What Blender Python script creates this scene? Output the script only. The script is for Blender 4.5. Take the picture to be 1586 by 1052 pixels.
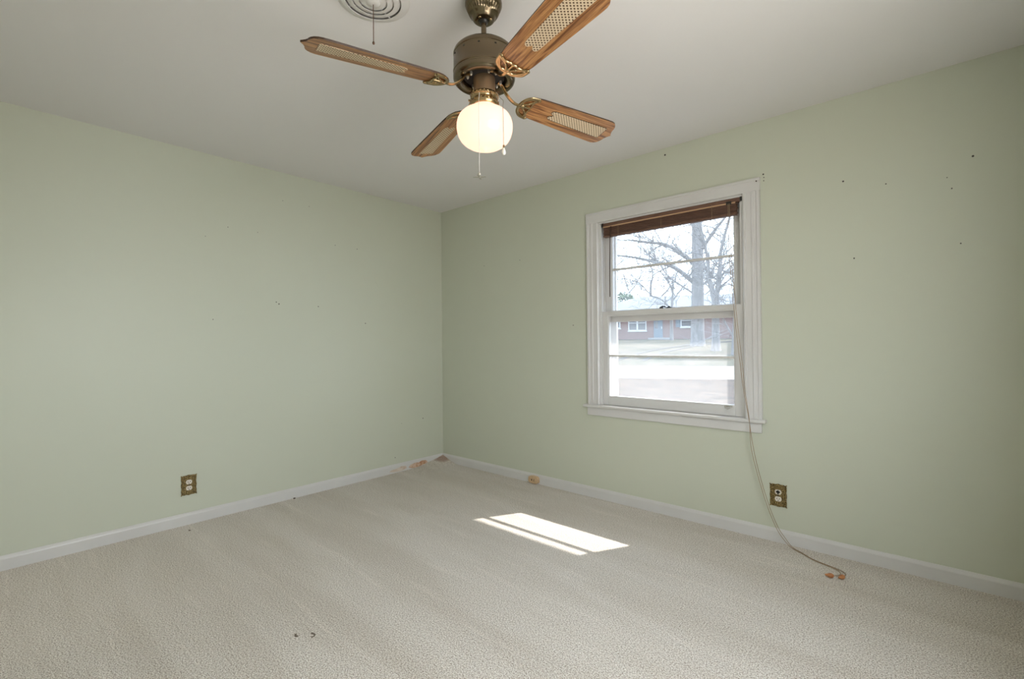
import bpy, bmesh, math, random
from mathutils import Vector, Matrix

sc = bpy.context.scene
for o in list(bpy.data.objects):
    bpy.data.objects.remove(o, do_unlink=True)
COL = sc.collection
R = math.radians
PI = math.pi

# ------------------------------------------------------------------ camera
CAMP = Vector((3.6355, -3.0574, 1.1577))
YAW, PITCH, ROLL = 0.726313, 0.005559, -0.009726
FPX = 740.16
fw = Vector((-math.sin(YAW) * math.cos(PITCH), math.cos(YAW) * math.cos(PITCH), math.sin(PITCH)))
rt = Vector((math.cos(YAW), math.sin(YAW), 0))
up = rt.cross(fw)
r2 = rt * math.cos(ROLL) + up * math.sin(ROLL)
u2 = up * math.cos(ROLL) - rt * math.sin(ROLL)
cam_d = bpy.data.cameras.new('camera')
cam_d.sensor_fit = 'HORIZONTAL'
cam_d.sensor_width = 36.0
cam_d.lens = FPX / 1586 * 36.0
cam_d.clip_start = 0.02
cam_d.clip_end = 500
cam = bpy.data.objects.new('camera', cam_d)
COL.objects.link(cam)
m = Matrix((r2, u2, -fw)).transposed().to_4x4()
m.translation = CAMP
cam.matrix_world = m
sc.camera = cam

# ------------------------------------------------------------------ light and exposure
sc.view_settings.view_transform = 'Standard'
sc.view_settings.look = 'None'
sc.view_settings.gamma = 1.0
sc.view_settings.use_curve_mapping = False
sc.view_settings.exposure = 0.11

SKY = 6.3
SUN = 8.0
world = bpy.data.worlds.new('sky')
sc.world = world
world.use_nodes = True
wn = world.node_tree.nodes
wl = world.node_tree.links
bg = wn['Background']
tc = wn.new('ShaderNodeTexCoord')
sep = wn.new('ShaderNodeSeparateXYZ')
ramp = wn.new('ShaderNodeValToRGB')
wl.new(tc.outputs['Generated'], sep.inputs[0])
wl.new(sep.outputs['Z'], ramp.inputs[0])
wl.new(ramp.outputs[0], bg.inputs[0])
ramp.color_ramp.elements[0].position = 0.0
ramp.color_ramp.elements[0].color = (0.72, 0.86, 1.0, 1)
ramp.color_ramp.elements[1].position = 0.8
ramp.color_ramp.elements[1].color = (0.56, 0.76, 1.0, 1)
bg.inputs[1].default_value = SKY

sun_d = bpy.data.lights.new('sun', 'SUN')
sun_d.energy = SUN
sun_d.angle = R(0.6)
sun_d.color = (1.0, 0.96, 0.91)
sun = bpy.data.objects.new('sun', sun_d)
COL.objects.link(sun)
SUNDIR = Vector((-0.54, -1.0, -1.24)).normalized()
sun.rotation_euler = SUNDIR.to_track_quat('-Z', 'Y').to_euler()
sun.location = (4, 8, 9)

# room dimensions (metres)
XM, YN, HC = 4.05, -3.45, 2.44
WX0, WX1, WZ0, WZ1 = 1.78, 2.78, 0.68, 2.03      # opening of the window in view



def portal(name, loc, rot, sx, sy):
    d = bpy.data.lights.new(name, 'AREA')
    d.shape = 'RECTANGLE'
    d.size = sx
    d.size_y = sy
    d.cycles.is_portal = True
    o = bpy.data.objects.new(name, d)
    COL.objects.link(o)
    o.location = loc
    o.rotation_euler = rot


portal('sky_portal', ((WX0 + WX1) / 2, 0.215, (WZ0 + WZ1) / 2), (R(-90), 0, 0), WX1 - WX0, WZ1 - WZ0)
UY0, UY1, UZ0, UZ1 = -2.8, -1.4, 0.75, 2.05      # unseen side-wall window, added as an opening for fill light
dl = bpy.data.lights.new('side_fill', 'AREA')  # warm fill lamp added outside the unseen window to brighten the room
dl.shape = 'RECTANGLE'
dl.size, dl.size_y = UY1 - UY0 - .14, UZ1 - UZ0 - .14
dl.energy = 31.5
dl.color = (1.0, 0.945, 0.85)
dlo = bpy.data.objects.new('side_fill', dl)
COL.objects.link(dlo)
dlo.location = (XM + .115, (UY0 + UY1) / 2, (UZ0 + UZ1) / 2)
dlo.rotation_euler = (R(90), 0, R(90))


# added fill lamp in an unseen hall, lifts the dim room corner
DX0, DX1, DZ1 = 0.15, 0.95, 2.03  # unseen doorway, added to let the hall fill in
hl = bpy.data.lights.new('hall_fill', 'AREA')
hl.shape = 'RECTANGLE'
hl.size, hl.size_y = 0.7, 0.6
hl.energy = 8
hl.color = (1.0, 0.93, 0.82)
hlo = bpy.data.objects.new('hall_fill', hl)
COL.objects.link(hlo)
hlo.location = ((DX0 + DX1) / 2, YN - .7, 2.42)


# ------------------------------------------------------------------ mesh helpers
class MB:
    def __init__(s):
        s.v, s.f, s.mi = [], [], []
        s.cur = 0

    def add(s, vs, fs):
        b = len(s.v)
        s.v += [tuple(x) for x in vs]
        s.f += [tuple(b + i for i in f) for f in fs]
        s.mi += [s.cur] * len(fs)
        return s

    def box(s, lo, hi):
        x0, y0, z0 = lo
        x1, y1, z1 = hi
        return s.add([(x0, y0, z0), (x1, y0, z0), (x1, y1, z0), (x0, y1, z0),
                      (x0, y0, z1), (x1, y0, z1), (x1, y1, z1), (x0, y1, z1)],
                     [(0, 3, 2, 1), (4, 5, 6, 7), (0, 1, 5, 4), (1, 2, 6, 5), (2, 3, 7, 6), (3, 0, 4, 7)])

    def lathe(s, prof, n=48, c=(0, 0, 0), flute=None):
        vs, fs = [], []
        k = len(prof)
        for j in range(n):
            a = 2 * PI * j / n
            for i, (r, z) in enumerate(prof):
                rr = r
                if flute and flute(i):
                    rr = r * (1 + (0.035 if j % 2 else -0.035))
                vs.append((c[0] + rr * math.cos(a), c[1] + rr * math.sin(a), c[2] + z))
        for j in range(n):
            for i in range(k - 1):
                a, b = j * k + i, ((j + 1) % n) * k + i
                fs.append((a, b, b + 1, a + 1))
        return s.add(vs, fs)

    def tube(s, pts, r, n=8, cap=True, closed=False, flat=1.0, upv=None):
        pts = [Vector(p) for p in pts]
        k = len(pts)
        rs = r if isinstance(r, (list, tuple)) else [r] * k
        vs, fs = [], []
        prev = None
        for i, p in enumerate(pts):
            if closed:
                t = pts[(i + 1) % k] - pts[i - 1]
            else:
                t = pts[min(i + 1, k - 1)] - pts[max(i - 1, 0)]
            if t.length < 1e-9:
                t = Vector((0, 0, 1))
            t.normalize()
            if upv is not None:
                a = Vector(upv)
            elif prev is None:
                a = Vector((0, 0, 1)) if abs(t.z) < 0.9 else Vector((1, 0, 0))
            else:
                a = prev
            x = a - t * a.dot(t)
            if x.length < 1e-6:
                x = t.orthogonal()
            x.normalize()
            prev = x
            y = t.cross(x)
            for j in range(n):
                an = 2 * PI * j / n
                vs.append(p + x * (math.cos(an) * rs[i] * flat) + y * (math.sin(an) * rs[i]))
        for i in range(k if closed else k - 1):
            for j in range(n):
                a, b = i * n + j, i * n + (j + 1) % n
                c, d = ((i + 1) % k) * n + (j + 1) % n, ((i + 1) % k) * n + j
                fs.append((a, b, c, d))
        if cap and not closed:
            fs.append(tuple(reversed(range(n))))
            fs.append(tuple((k - 1) * n + j for j in range(n)))
        return s.add(vs, fs)

    def prism(s, outline, frame, t0, t1):
        """outline: list of 2-D points; frame: (origin, ax, ay, az); extruded from t0 to t1 along az"""
        o, ax, ay, az = [Vector(q) for q in frame]
        n = len(outline)
        vs = [o + ax * a + ay * b + az * t0 for a, b in outline] + [o + ax * a + ay * b + az * t1 for a, b in outline]
        fs = [tuple(reversed(range(n))), tuple(range(n, 2 * n))]
        for i in range(n):
            j = (i + 1) % n
            fs.append((i, j, n + j, n + i))
        return s.add(vs, fs)

    def sphere(s, c, r, n=12, k=8, sc=(1, 1, 1)):
        prof = []
        for i in range(k + 1):
            a = -PI / 2 + PI * i / k
            prof.append((max(1e-5, r * math.cos(a)), r * math.sin(a)))
        b = len(s.v)
        s.lathe(prof, n)
        for i in range(b, len(s.v)):
            x, y, z = s.v[i]
            s.v[i] = (c[0] + x * sc[0], c[1] + y * sc[1], c[2] + z * sc[2])
        return s


def link(o):
    COL.objects.link(o)
    return o


def build(mb, name, mats, parent=None, smooth=False, bevel=0.0, bseg=2, fix=True):
    me = bpy.data.meshes.new(name)
    off = Vector((0, 0, 0))
    q = parent
    while q is not None:
        off += q.location
        q = q.parent
    if parent is not None and parent.get('local'):
        off = Vector((0, 0, 0))
    me.from_pydata([tuple(Vector(v) - off) for v in mb.v], [], mb.f)
    if not isinstance(mats, (list, tuple)):
        mats = [mats]
    for mm in mats:
        me.materials.append(mm)
    if len(mats) > 1:
        me.polygons.foreach_set('material_index', mb.mi)
    me.update()
    if fix:
        b = bmesh.new()
        b.from_mesh(me)
        bmesh.ops.recalc_face_normals(b, faces=b.faces)
        b.to_mesh(me)
        b.free()
    if smooth:
        me.polygons.foreach_set('use_smooth', [True] * len(me.polygons))
        me.set_sharp_from_angle(angle=R(40))
    me.update()
    o = bpy.data.objects.new(name, me)
    link(o)
    if parent is not None:
        o.parent = parent
    if bevel:
        md = o.modifiers.new('bevel', 'BEVEL')
        md.width = bevel
        md.segments = bseg
        md.limit_method = 'ANGLE'
        md.angle_limit = R(40)
    return o


def struct(o):
    o['kind'] = 'structure'
    return o


def tag(o, label, cat, group=None):
    o['label'] = label
    o['category'] = cat
    if group:
        o['group'] = group
    return o


def thing(name, label, cat, loc=(0, 0, 0), group=None):
    o = bpy.data.objects.new(name, None)
    o.empty_display_size = 0.05
    o.location = loc
    link(o)
    return tag(o, label, cat, group)


# ------------------------------------------------------------------ materials
def mat(name, col, rough=0.5, metal=0.0, spec=0.5, **kw):
    m_ = bpy.data.materials.new(name)
    m_.use_nodes = True
    b = m_.node_tree.nodes['Principled BSDF']
    b.inputs['Base Color'].default_value = (*col, 1)
    b.inputs['Roughness'].default_value = rough
    b.inputs['Metallic'].default_value = metal
    b.inputs['Specular IOR Level'].default_value = spec
    return m_


def nodes(m_):
    t = m_.node_tree
    return t.nodes, t.links, t.nodes['Principled BSDF']


def N(ns, typ, **kw):
    n = ns.new(typ)
    for k, v in kw.items():
        if k in n.bl_rna.properties:
            setattr(n, k, v)
        else:
            n.inputs[k.replace('_', ' ')].default_value = v
    return n


def noise_col(m_, c0, c1, scale, detail=3, stretch=(1, 1, 1), lo=0.35, hi=0.65, bump=0.0, bdist=0.002, rough=0.5):
    ns, ls, b = nodes(m_)
    t = N(ns, 'ShaderNodeTexCoord')
    mp = N(ns, 'ShaderNodeMapping')
    mp.inputs['Scale'].default_value = stretch
    nz = N(ns, 'ShaderNodeTexNoise', Scale=scale, Detail=detail)
    nz.inputs['Roughness'].default_value = rough
    cr = N(ns, 'ShaderNodeValToRGB')
    cr.color_ramp.elements[0].position = lo
    cr.color_ramp.elements[1].position = hi
    cr.color_ramp.elements[0].color = (*c0, 1)
    cr.color_ramp.elements[1].color = (*c1, 1)
    ls.new(t.outputs['Object'], mp.inputs[0])
    ls.new(mp.outputs[0], nz.inputs['Vector'])
    ls.new(nz.outputs[0], cr.inputs[0])
    ls.new(cr.outputs[0], b.inputs['Base Color'])
    if bump:
        bp = N(ns, 'ShaderNodeBump', Strength=bump, Distance=bdist)
        ls.new(nz.outputs[0], bp.inputs['Height'])
        ls.new(bp.outputs[0], b.inputs['Normal'])
    return m_, nz, cr


def mmath(ns, ls, op, a, b=None):
    n = ns.new('ShaderNodeMath')
    n.operation = op
    for i, x in enumerate((a, b)):
        if x is None:
            continue
        if isinstance(x, (int, float)):
            n.inputs[i].default_value = x
        else:
            ls.new(x, n.inputs[i])
    return n.outputs[0]


def mix(ns, ls, fac, a, b, mode='MIX'):
    n = ns.new('ShaderNodeMix')
    n.data_type = 'RGBA'
    n.blend_type = mode
    for sock, x in ((n.inputs[0], fac), (n.inputs[6], a), (n.inputs[7], b)):
        if isinstance(x, (int, float)):
            sock.default_value = x
        elif isinstance(x, tuple):
            sock.default_value = (*x, 1)
        else:
            ls.new(x, sock)
    return n.outputs[2]


# green wall paint with slight roller mottling and scuffs
def wall_paint(name):
    m_ = mat(name, (0.60, 0.67, 0.53), rough=0.42, spec=0.35)
    ns, ls, b = nodes(m_)
    t = N(ns, 'ShaderNodeTexCoord')
    n1 = N(ns, 'ShaderNodeTexNoise', Scale=1.6, Detail=3.0)
    n2 = N(ns, 'ShaderNodeTexNoise', Scale=420.0, Detail=2.0)
    n3 = N(ns, 'ShaderNodeTexNoise', Scale=5.0, Detail=5.0)
    for n in (n1, n2, n3):
        ls.new(t.outputs['Object'], n.inputs['Vector'])
    c = mix(ns, ls, n1.outputs[0], (0.60, 0.622, 0.515), (0.62, 0.64, 0.535))
    sc_ = mmath(ns, ls, 'GREATER_THAN', n3.outputs[0], 0.74)
    c = mix(ns, ls, mmath(ns, ls, 'MULTIPLY', sc_, 0.12), c, (0.45, 0.46, 0.36))
    ls.new(c, b.inputs['Base Color'])
    bp = N(ns, 'ShaderNodeBump', Strength=0.06, Distance=0.001)
    ls.new(n2.outputs[0], bp.inputs['Height'])
    ls.new(bp.outputs[0], b.inputs['Normal'])
    return m_


M = {}
M['wall'] = wall_paint('green_wall_paint')
M['ceiling'] = mat('white_ceiling_paint', (0.82, 0.80, 0.795), rough=0.85, spec=0.2)
M['trim'] = noise_col(mat('white_trim_paint', (0.8, 0.79, 0.77), rough=0.35), (0.66, 0.645, 0.635), (0.70, 0.69, 0.68), 3.0)[0]
M['blank'] = mat('plain_wall_paint', (0.66, 0.68, 0.62), rough=0.7)
M['hole'] = mat('dark_nail_hole', (0.07, 0.065, 0.055), rough=0.9)
M['vent'] = mat('vent_enamel', (0.74, 0.72, 0.70), rough=0.35)
M['throat'] = mat('grey_vent_throat', (0.42, 0.41, 0.40), rough=0.6)
M['dark'] = mat('dark_void', (0.015, 0.013, 0.012), rough=0.8)
M['black'] = mat('black_metal', (0.02, 0.018, 0.016), rough=0.4)
M['bronze'] = mat('antique_bronze', (0.185, 0.145, 0.095), rough=0.26, metal=1.0)
M['brass'] = mat('aged_brass', (0.42, 0.31, 0.17), rough=0.25, metal=1.0)
M['satin'] = mat('satin_copper_brown', (0.50, 0.35, 0.22), rough=0.42, metal=0.85)
M['chain'] = mat('steel_chain', (0.55, 0.52, 0.47), rough=0.35, metal=0.8)
M['darkchain'] = mat('oxidised_bead_chain', (0.16, 0.09, 0.06), rough=0.45, metal=0.6)
M['porcelain'] = mat('porcelain_knob', (0.85, 0.82, 0.74), rough=0.15)
M['string'] = mat('white_string', (0.75, 0.72, 0.68), rough=0.7)
M['cord'] = mat('tan_blind_cord', (0.36, 0.26, 0.17), rough=0.8)
M['tassel'] = noise_col(mat('orange_wood_tassel', (0.5, 0.2, 0.08), rough=0.35), (0.36, 0.13, 0.045), (0.60, 0.27, 0.11), 60)[0]
M['jack'] = noise_col(mat('tan_plastic', (0.62, 0.43, 0.26), rough=0.4), (0.58, 0.39, 0.22), (0.68, 0.49, 0.31), 40)[0]
M['cream'] = mat('cream_receptacle', (0.80, 0.74, 0.66), rough=0.3)
M['brick'] = None

# ornate outlet plate
m_, nz, cr = noise_col(mat('antique_gold_plate', (0.3, 0.2, 0.08), rough=0.35, metal=0.75), (0.05, 0.035, 0.015), (0.46, 0.34, 0.15), 170, 3, bump=0.6)
M['plate'] = m_

# fan blade wood: grain runs along the blade (object X)
m_ = mat('oak_blade', (0.4, 0.2, 0.08), rough=0.32, spec=0.5)
ns, ls, b = nodes(m_)
t = N(ns, 'ShaderNodeTexCoord')
mp = N(ns, 'ShaderNodeMapping')
mp.inputs['Scale'].default_value = (1.6, 26, 8)
ls.new(t.outputs['Object'], mp.inputs[0])
n1 = N(ns, 'ShaderNodeTexNoise', Scale=3.2, Detail=5.0)
n1.inputs['Distortion'].default_value = 0.9
ls.new(mp.outputs[0], n1.inputs['Vector'])
mp2 = N(ns, 'ShaderNodeMapping')
mp2.inputs['Scale'].default_value = (6, 160, 20)
ls.new(t.outputs['Object'], mp2.inputs[0])
n2 = N(ns, 'ShaderNodeTexNoise', Scale=3.0, Detail=3.0)
ls.new(mp2.outputs[0], n2.inputs['Vector'])
cr = N(ns, 'ShaderNodeValToRGB')
e = cr.color_ramp.elements
e[0].position, e[0].color = 0.36, (0.165, 0.06, 0.02, 1)
e[1].position, e[1].color = 0.62, (0.52, 0.26, 0.10, 1)
e2 = cr.color_ramp.elements.new(0.48)
e2.color = (0.37, 0.165, 0.058, 1)
ls.new(n1.outputs[0], cr.inputs[0])
c = mix(ns, ls, mmath(ns, ls, 'MULTIPLY', mmath(ns, ls, 'GREATER_THAN', n2.outputs[0], 0.58), 0.45), cr.outputs[0], (0.10, 0.038, 0.013))
ls.new(c, b.inputs['Base Color'])
M['blade'] = m_
M['bladeedge'] = mat('dark_blade_edge', (0.05, 0.022, 0.01), rough=0.4)

# cane insert: cream weave with staggered dark holes
m_ = mat('cane_weave', (0.7, 0.55, 0.38), rough=0.55)
ns, ls, b = nodes(m_)
t = N(ns, 'ShaderNodeTexCoord')
sp = N(ns, 'ShaderNodeSeparateXYZ')
ls.new(t.outputs['Object'], sp.inputs[0])
PX, PY = 0.0135, 0.0145


def dots(offx, offy):
    fx = mmath(ns, ls, 'SUBTRACT', mmath(ns, ls, 'FRACT', mmath(ns, ls, 'ADD', mmath(ns, ls, 'DIVIDE', sp.outputs['X'], PX), 100 + offx)), 0.5)
    fy = mmath(ns, ls, 'SUBTRACT', mmath(ns, ls, 'FRACT', mmath(ns, ls, 'ADD', mmath(ns, ls, 'DIVIDE', sp.outputs['Y'], PY), 100 + offy)), 0.5)
    d = mmath(ns, ls, 'ADD', mmath(ns, ls, 'MULTIPLY', fx, fx), mmath(ns, ls, 'MULTIPLY', fy, fy))
    return mmath(ns, ls, 'LESS_THAN', d, 0.042)


dd = mmath(ns, ls, 'MAXIMUM', dots(0, 0), dots(0.5, 0.5))
wv = N(ns, 'ShaderNodeTexNoise', Scale=300.0)
ls.new(t.outputs['Object'], wv.inputs['Vector'])
cc = mix(ns, ls, wv.outputs[0], (0.60, 0.46, 0.30), (0.80, 0.67, 0.48))
ls.new(mix(ns, ls, dd, cc, (0.10, 0.045, 0.018)), b.inputs['Base Color'])
M['cane'] = m_

# lit globe
m_ = mat('opal_glass_globe', (0.30, 0.28, 0.25), rough=0.18)
ns, ls, b = nodes(m_)
b.inputs['Emission Color'].default_value = (1.0, 0.60, 0.43, 1)
b.inputs['Emission Strength'].default_value = 1.3
M['globe'] = m_

# blind wood
M['blind'] = noise_col(mat('brown_wood_slats', (0.2, 0.09, 0.05), rough=0.45), (0.105, 0.048, 0.032), (0.20, 0.105, 0.070), 14, 4, (1, 30, 30))[0]
M['blindlip'] = mat('light_wood_edge', (0.52, 0.33, 0.19), rough=0.45)

# window glass: clear with a film of dust that scatters a little daylight
m_ = bpy.data.materials.new('dusty_window_glass')
m_.use_nodes = True
ns, ls = m_.node_tree.nodes, m_.node_tree.links
ns.remove(ns['Principled BSDF'])
outn = ns['Material Output']
tr = N(ns, 'ShaderNodeBsdfTransparent')
gl = N(ns, 'ShaderNodeBsdfGlossy')
gl.inputs['Roughness'].default_value = 0.03
tl = N(ns, 'ShaderNodeBsdfTranslucent')
tl.inputs[0].default_value = (1.0, 0.96, 0.93, 1)
m1 = N(ns, 'ShaderNodeMixShader')
m1.inputs[0].default_value = 0.085
ls.new(tr.outputs[0], m1.inputs[1])
ls.new(tl.outputs[0], m1.inputs[2])
m2 = N(ns, 'ShaderNodeMixShader')
m2.inputs[0].default_value = 0.012
ls.new(m1.outputs[0], m2.inputs[1])
ls.new(gl.outputs[0], m2.inputs[2])
ls.new(m2.outputs[0], outn.inputs[0])
M['glass'] = m_

# carpet: cut pile with tan and grey flecks, vacuum streaks, stains
m_ = mat('cut_pile_carpet', (0.45, 0.38, 0.3), rough=0.95, spec=0.05)
ns, ls, b = nodes(m_)
t = N(ns, 'ShaderNodeTexCoord')
v1 = N(ns, 'ShaderNodeTexNoise', Scale=330.0, Detail=1.5)
v1.inputs['Roughness'].default_value = 0.75
ls.new(t.outputs['Object'], v1.inputs['Vector'])
cr = N(ns, 'ShaderNodeValToRGB')
e = cr.color_ramp.elements
e[0].position, e[0].color = 0.41, (0.30, 0.24, 0.185, 1)
e[1].position, e[1].color = 0.58, (1.0, 0.96, 0.91, 1)
e2 = e.new(0.5)
e2.color = (0.86, 0.775, 0.69, 1)
v3 = N(ns, 'ShaderNodeTexNoise', Scale=165.0, Detail=2.0)
ls.new(t.outputs['Object'], v3.inputs['Vector'])
ls.new(mmath(ns, ls, 'ADD', mmath(ns, ls, 'MULTIPLY', v1.outputs[0], 0.55), mmath(ns, ls, 'MULTIPLY', v3.outputs[0], 0.45)), cr.inputs[0])
mp = N(ns, 'ShaderNodeMapping')
mp.inputs['Rotation'].default_value = (0, 0, R(12))
mp.inputs['Scale'].default_value = (0.45, 2.6, 1)
ls.new(t.outputs['Object'], mp.inputs[0])
s1 = N(ns, 'ShaderNodeTexNoise', Scale=1.9, Detail=3.0)
s1.inputs['Distortion'].default_value = 0.5
ls.new(mp.outputs[0], s1.inputs['Vector'])
cs = N(ns, 'ShaderNodeValToRGB')
cs.color_ramp.elements[0].position = 0.36
cs.color_ramp.elements[0].color = (0.90, 0.885, 0.86, 1)
cs.color_ramp.elements[1].position = 0.64
cs.color_ramp.elements[1].color = (1.0, 1.0, 1.0, 1)
ls.new(s1.outputs[0], cs.inputs[0])
c = mix(ns, ls, 1.0, cr.outputs[0], cs.outputs[0], 'MULTIPLY')
mp4 = N(ns, 'ShaderNodeMapping')
mp4.inputs['Rotation'].default_value = (0, 0, R(9))
mp4.inputs['Scale'].default_value = (0.7, 7.5, 1)
ls.new(t.outputs['Object'], mp4.inputs[0])
s4 = N(ns, 'ShaderNodeTexNoise', Scale=2.3, Detail=2.0)
ls.new(mp4.outputs[0], s4.inputs['Vector'])
c4 = N(ns, 'ShaderNodeValToRGB')
c4.color_ramp.elements[0].position, c4.color_ramp.elements[0].color = 0.60, (0.93, 0.93, 0.925, 1)
c4.color_ramp.elements[1].position, c4.color_ramp.elements[1].color = 0.68, (1, 1, 1, 1)
ls.new(s4.outputs[0], c4.inputs[0])
c = mix(ns, ls, 1.0, c, c4.outputs[0], 'MULTIPLY')
spc = N(ns, 'ShaderNodeSeparateXYZ')
ls.new(t.outputs['Object'], spc.inputs[0])
sn = N(ns, 'ShaderNodeTexNoise', Scale=22.0, Detail=4.0)
ls.new(t.outputs['Object'], sn.inputs['Vector'])


def spot(cx, cy, rx, ry):
    dx = mmath(ns, ls, 'DIVIDE', mmath(ns, ls, 'SUBTRACT', spc.outputs['X'], cx), rx)
    dy = mmath(ns, ls, 'DIVIDE', mmath(ns, ls, 'SUBTRACT', spc.outputs['Y'], cy), ry)
    dd_ = mmath(ns, ls, 'ADD', mmath(ns, ls, 'MULTIPLY', dx, dx), mmath(ns, ls, 'MULTIPLY', dy, dy))
    f_ = mmath(ns, ls, 'SUBTRACT', mmath(ns, ls, 'ADD', 0.45, sn.outputs[0]), dd_)
    n_ = mmath(ns, ls, 'MULTIPLY', mmath(ns, ls, 'MAXIMUM', f_, 0.0), 0.9)
    return mmath(ns, ls, 'MINIMUM', n_, 0.65)


c = mix(ns, ls, spot(.055, -.05, .07, .09), c, (0.30, 0.13, 0.07))
ls.new(c, b.inputs['Base Color'])
v2 = N(ns, 'ShaderNodeTexNoise', Scale=230.0, Detail=2.0)
ls.new(t.outputs['Object'], v2.inputs['Vector'])
bp = N(ns, 'ShaderNodeBump', Strength=0.8, Distance=0.006)
ls.new(v2.outputs[0], bp.inputs['Height'])
ls.new(bp.outputs[0], b.inputs['Normal'])
b.inputs['Sheen Weight'].default_value = 0.25
M['carpet'] = m_

# bare wood patch on the baseboard
M['barewood'] = noise_col(mat('chipped_paint_patch', (0.6, 0.36, 0.22), rough=0.8), (0.46, 0.22, 0.11), (0.72, 0.56, 0.44), 30)[0]
M['mark'] = mat('brown_carpet_mark', (0.16, 0.125, 0.095), rough=0.95)
M['palechip'] = noise_col(mat('worn_pale_paint', (0.6, 0.5, 0.42), rough=0.8), (0.60, 0.46, 0.37), (0.70, 0.62, 0.55), 30)[0]
M['burn'] = mat('dark_carpet_mark', (0.09, 0.07, 0.055), rough=0.95)

# outdoors
M['lawn'] = noise_col(mat('dry_leafy_lawn', (0.3, 0.22, 0.16), rough=1.0, spec=0.05), (0.016, 0.009, 0.006), (0.074, 0.050, 0.034), 2.6, 8, (1, 1, 1), 0.35, 0.62, rough=0.75)[0]
M['farlawn'] = noise_col(mat('dormant_grass', (0.3, 0.27, 0.18), rough=1.0, spec=0.05), (0.044, 0.044, 0.027), (0.100, 0.080, 0.057), 0.6, 7, (1, 1, 1), 0.35, 0.62, rough=0.7)[0]
M['street'] = noise_col(mat('pale_asphalt', (0.36, 0.35, 0.34), rough=0.9), (0.17, 0.165, 0.16), (0.21, 0.205, 0.20), 2.0, 5)[0]
M['bark'] = noise_col(mat('grey_bark', (0.2, 0.18, 0.17), rough=0.95), (0.085, 0.078, 0.074), (0.16, 0.148, 0.142), 3.0, 6, (3, 3, 0.6))[0]
M['evergreen'] = noise_col(mat('evergreen_leaves', (0.07, 0.12, 0.05), rough=0.7), (0.028, 0.05, 0.022), (0.08, 0.12, 0.055), 2.5)[0]
M['shingle'] = noise_col(mat('grey_shingle', (0.25, 0.25, 0.26), rough=0.9), (0.085, 0.085, 0.09), (0.125, 0.125, 0.13), 6.0)[0]
M['hwhite'] = mat('white_house_trim', (0.4, 0.4, 0.4), rough=0.6)
M['hblue'] = mat('blue_grey_paint', (0.085, 0.115, 0.14), rough=0.6)
M['hglass'] = mat('dark_house_glass', (0.05, 0.055, 0.06), rough=0.15)
M['track'] = mat('worn_earth_track', (0.028, 0.022, 0.017), rough=1.0)
m_ = mat('red_brick', (0.25, 0.12, 0.09), rough=0.9)
ns, ls, b = nodes(m_)
t = N(ns, 'ShaderNodeTexCoord')
sp = N(ns, 'ShaderNodeSeparateXYZ')
ls.new(t.outputs['Object'], sp.inputs[0])
cb = N(ns, 'ShaderNodeCombineXYZ')
ls.new(mmath(ns, ls, 'ADD', sp.outputs['X'], mmath(ns, ls, 'MULTIPLY', sp.outputs['Y'], 0.45)), cb.inputs[0])
ls.new(sp.outputs['Z'], cb.inputs[1])
bk = N(ns, 'ShaderNodeTexBrick', Scale=4.0)
bk.inputs['Color1'].default_value = (0.115, 0.055, 0.045, 1)
bk.inputs['Color2'].default_value = (0.15, 0.08, 0.066, 1)
bk.inputs['Mortar'].default_value = (0.17, 0.145, 0.135, 1)
bk.inputs['Mortar Size'].default_value = 0.018
ls.new(cb.outputs[0], bk.inputs['Vector'])
ls.new(bk.outputs[0], b.inputs['Base Color'])
M['brick'] = m_

# ------------------------------------------------------------------ room shell
# floor: carpet sheet with a lifted, bunched corner
xs = [0.0, .02, .04, .07, .1, .14, .18, .22, .27, .33, .4, .5] + [0.5 + 0.35 * i for i in range(1, 11)] + [XM]
ys = [0.0, -.02, -.04, -.07, -.1, -.14, -.18, -.22, -.27, -.33, -.4, -.5] + [-0.5 - 0.35 * i for i in range(1, 9)] + [YN]


def carpet_z(x, y):
    a = max(0.0, 1 - x / 0.21)
    b_ = max(0.0, 1 + y / 0.36)
    return 0.071 * (a ** 1.15) * (b_ ** 1.3) + 0.004 * max(0, 1 - (x - .1) ** 2 / .02) * max(0, 1 - (y + .3) ** 2 / .04)


fl = MB()
vs = [(x, y, carpet_z(x, y)) for y in ys for x in xs]
nx = len(xs)
fs = [(j * nx + i, j * nx + i + 1, (j + 1) * nx + i + 1, (j + 1) * nx + i) for j in range(len(ys) - 1) for i in range(nx - 1)]
nb = len(vs)
border = [i for i in range(nx)] + [j * nx + nx - 1 for j in range(1, len(ys))] + \
         [(len(ys) - 1) * nx + i for i in range(nx - 2, -1, -1)] + [j * nx for j in range(len(ys) - 2, 0, -1)]
vs += [(vs[i][0], vs[i][1], -0.12) for i in border]
kb = len(border)
for i in range(kb):
    fs.append((border[i], border[(i + 1) % kb], nb + (i + 1) % kb, nb + i))
fs.append(tuple(nb + i for i in range(kb)))
fl.add(vs, fs)
floor = struct(build(fl, 'floor', M['carpet'], smooth=True))

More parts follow.
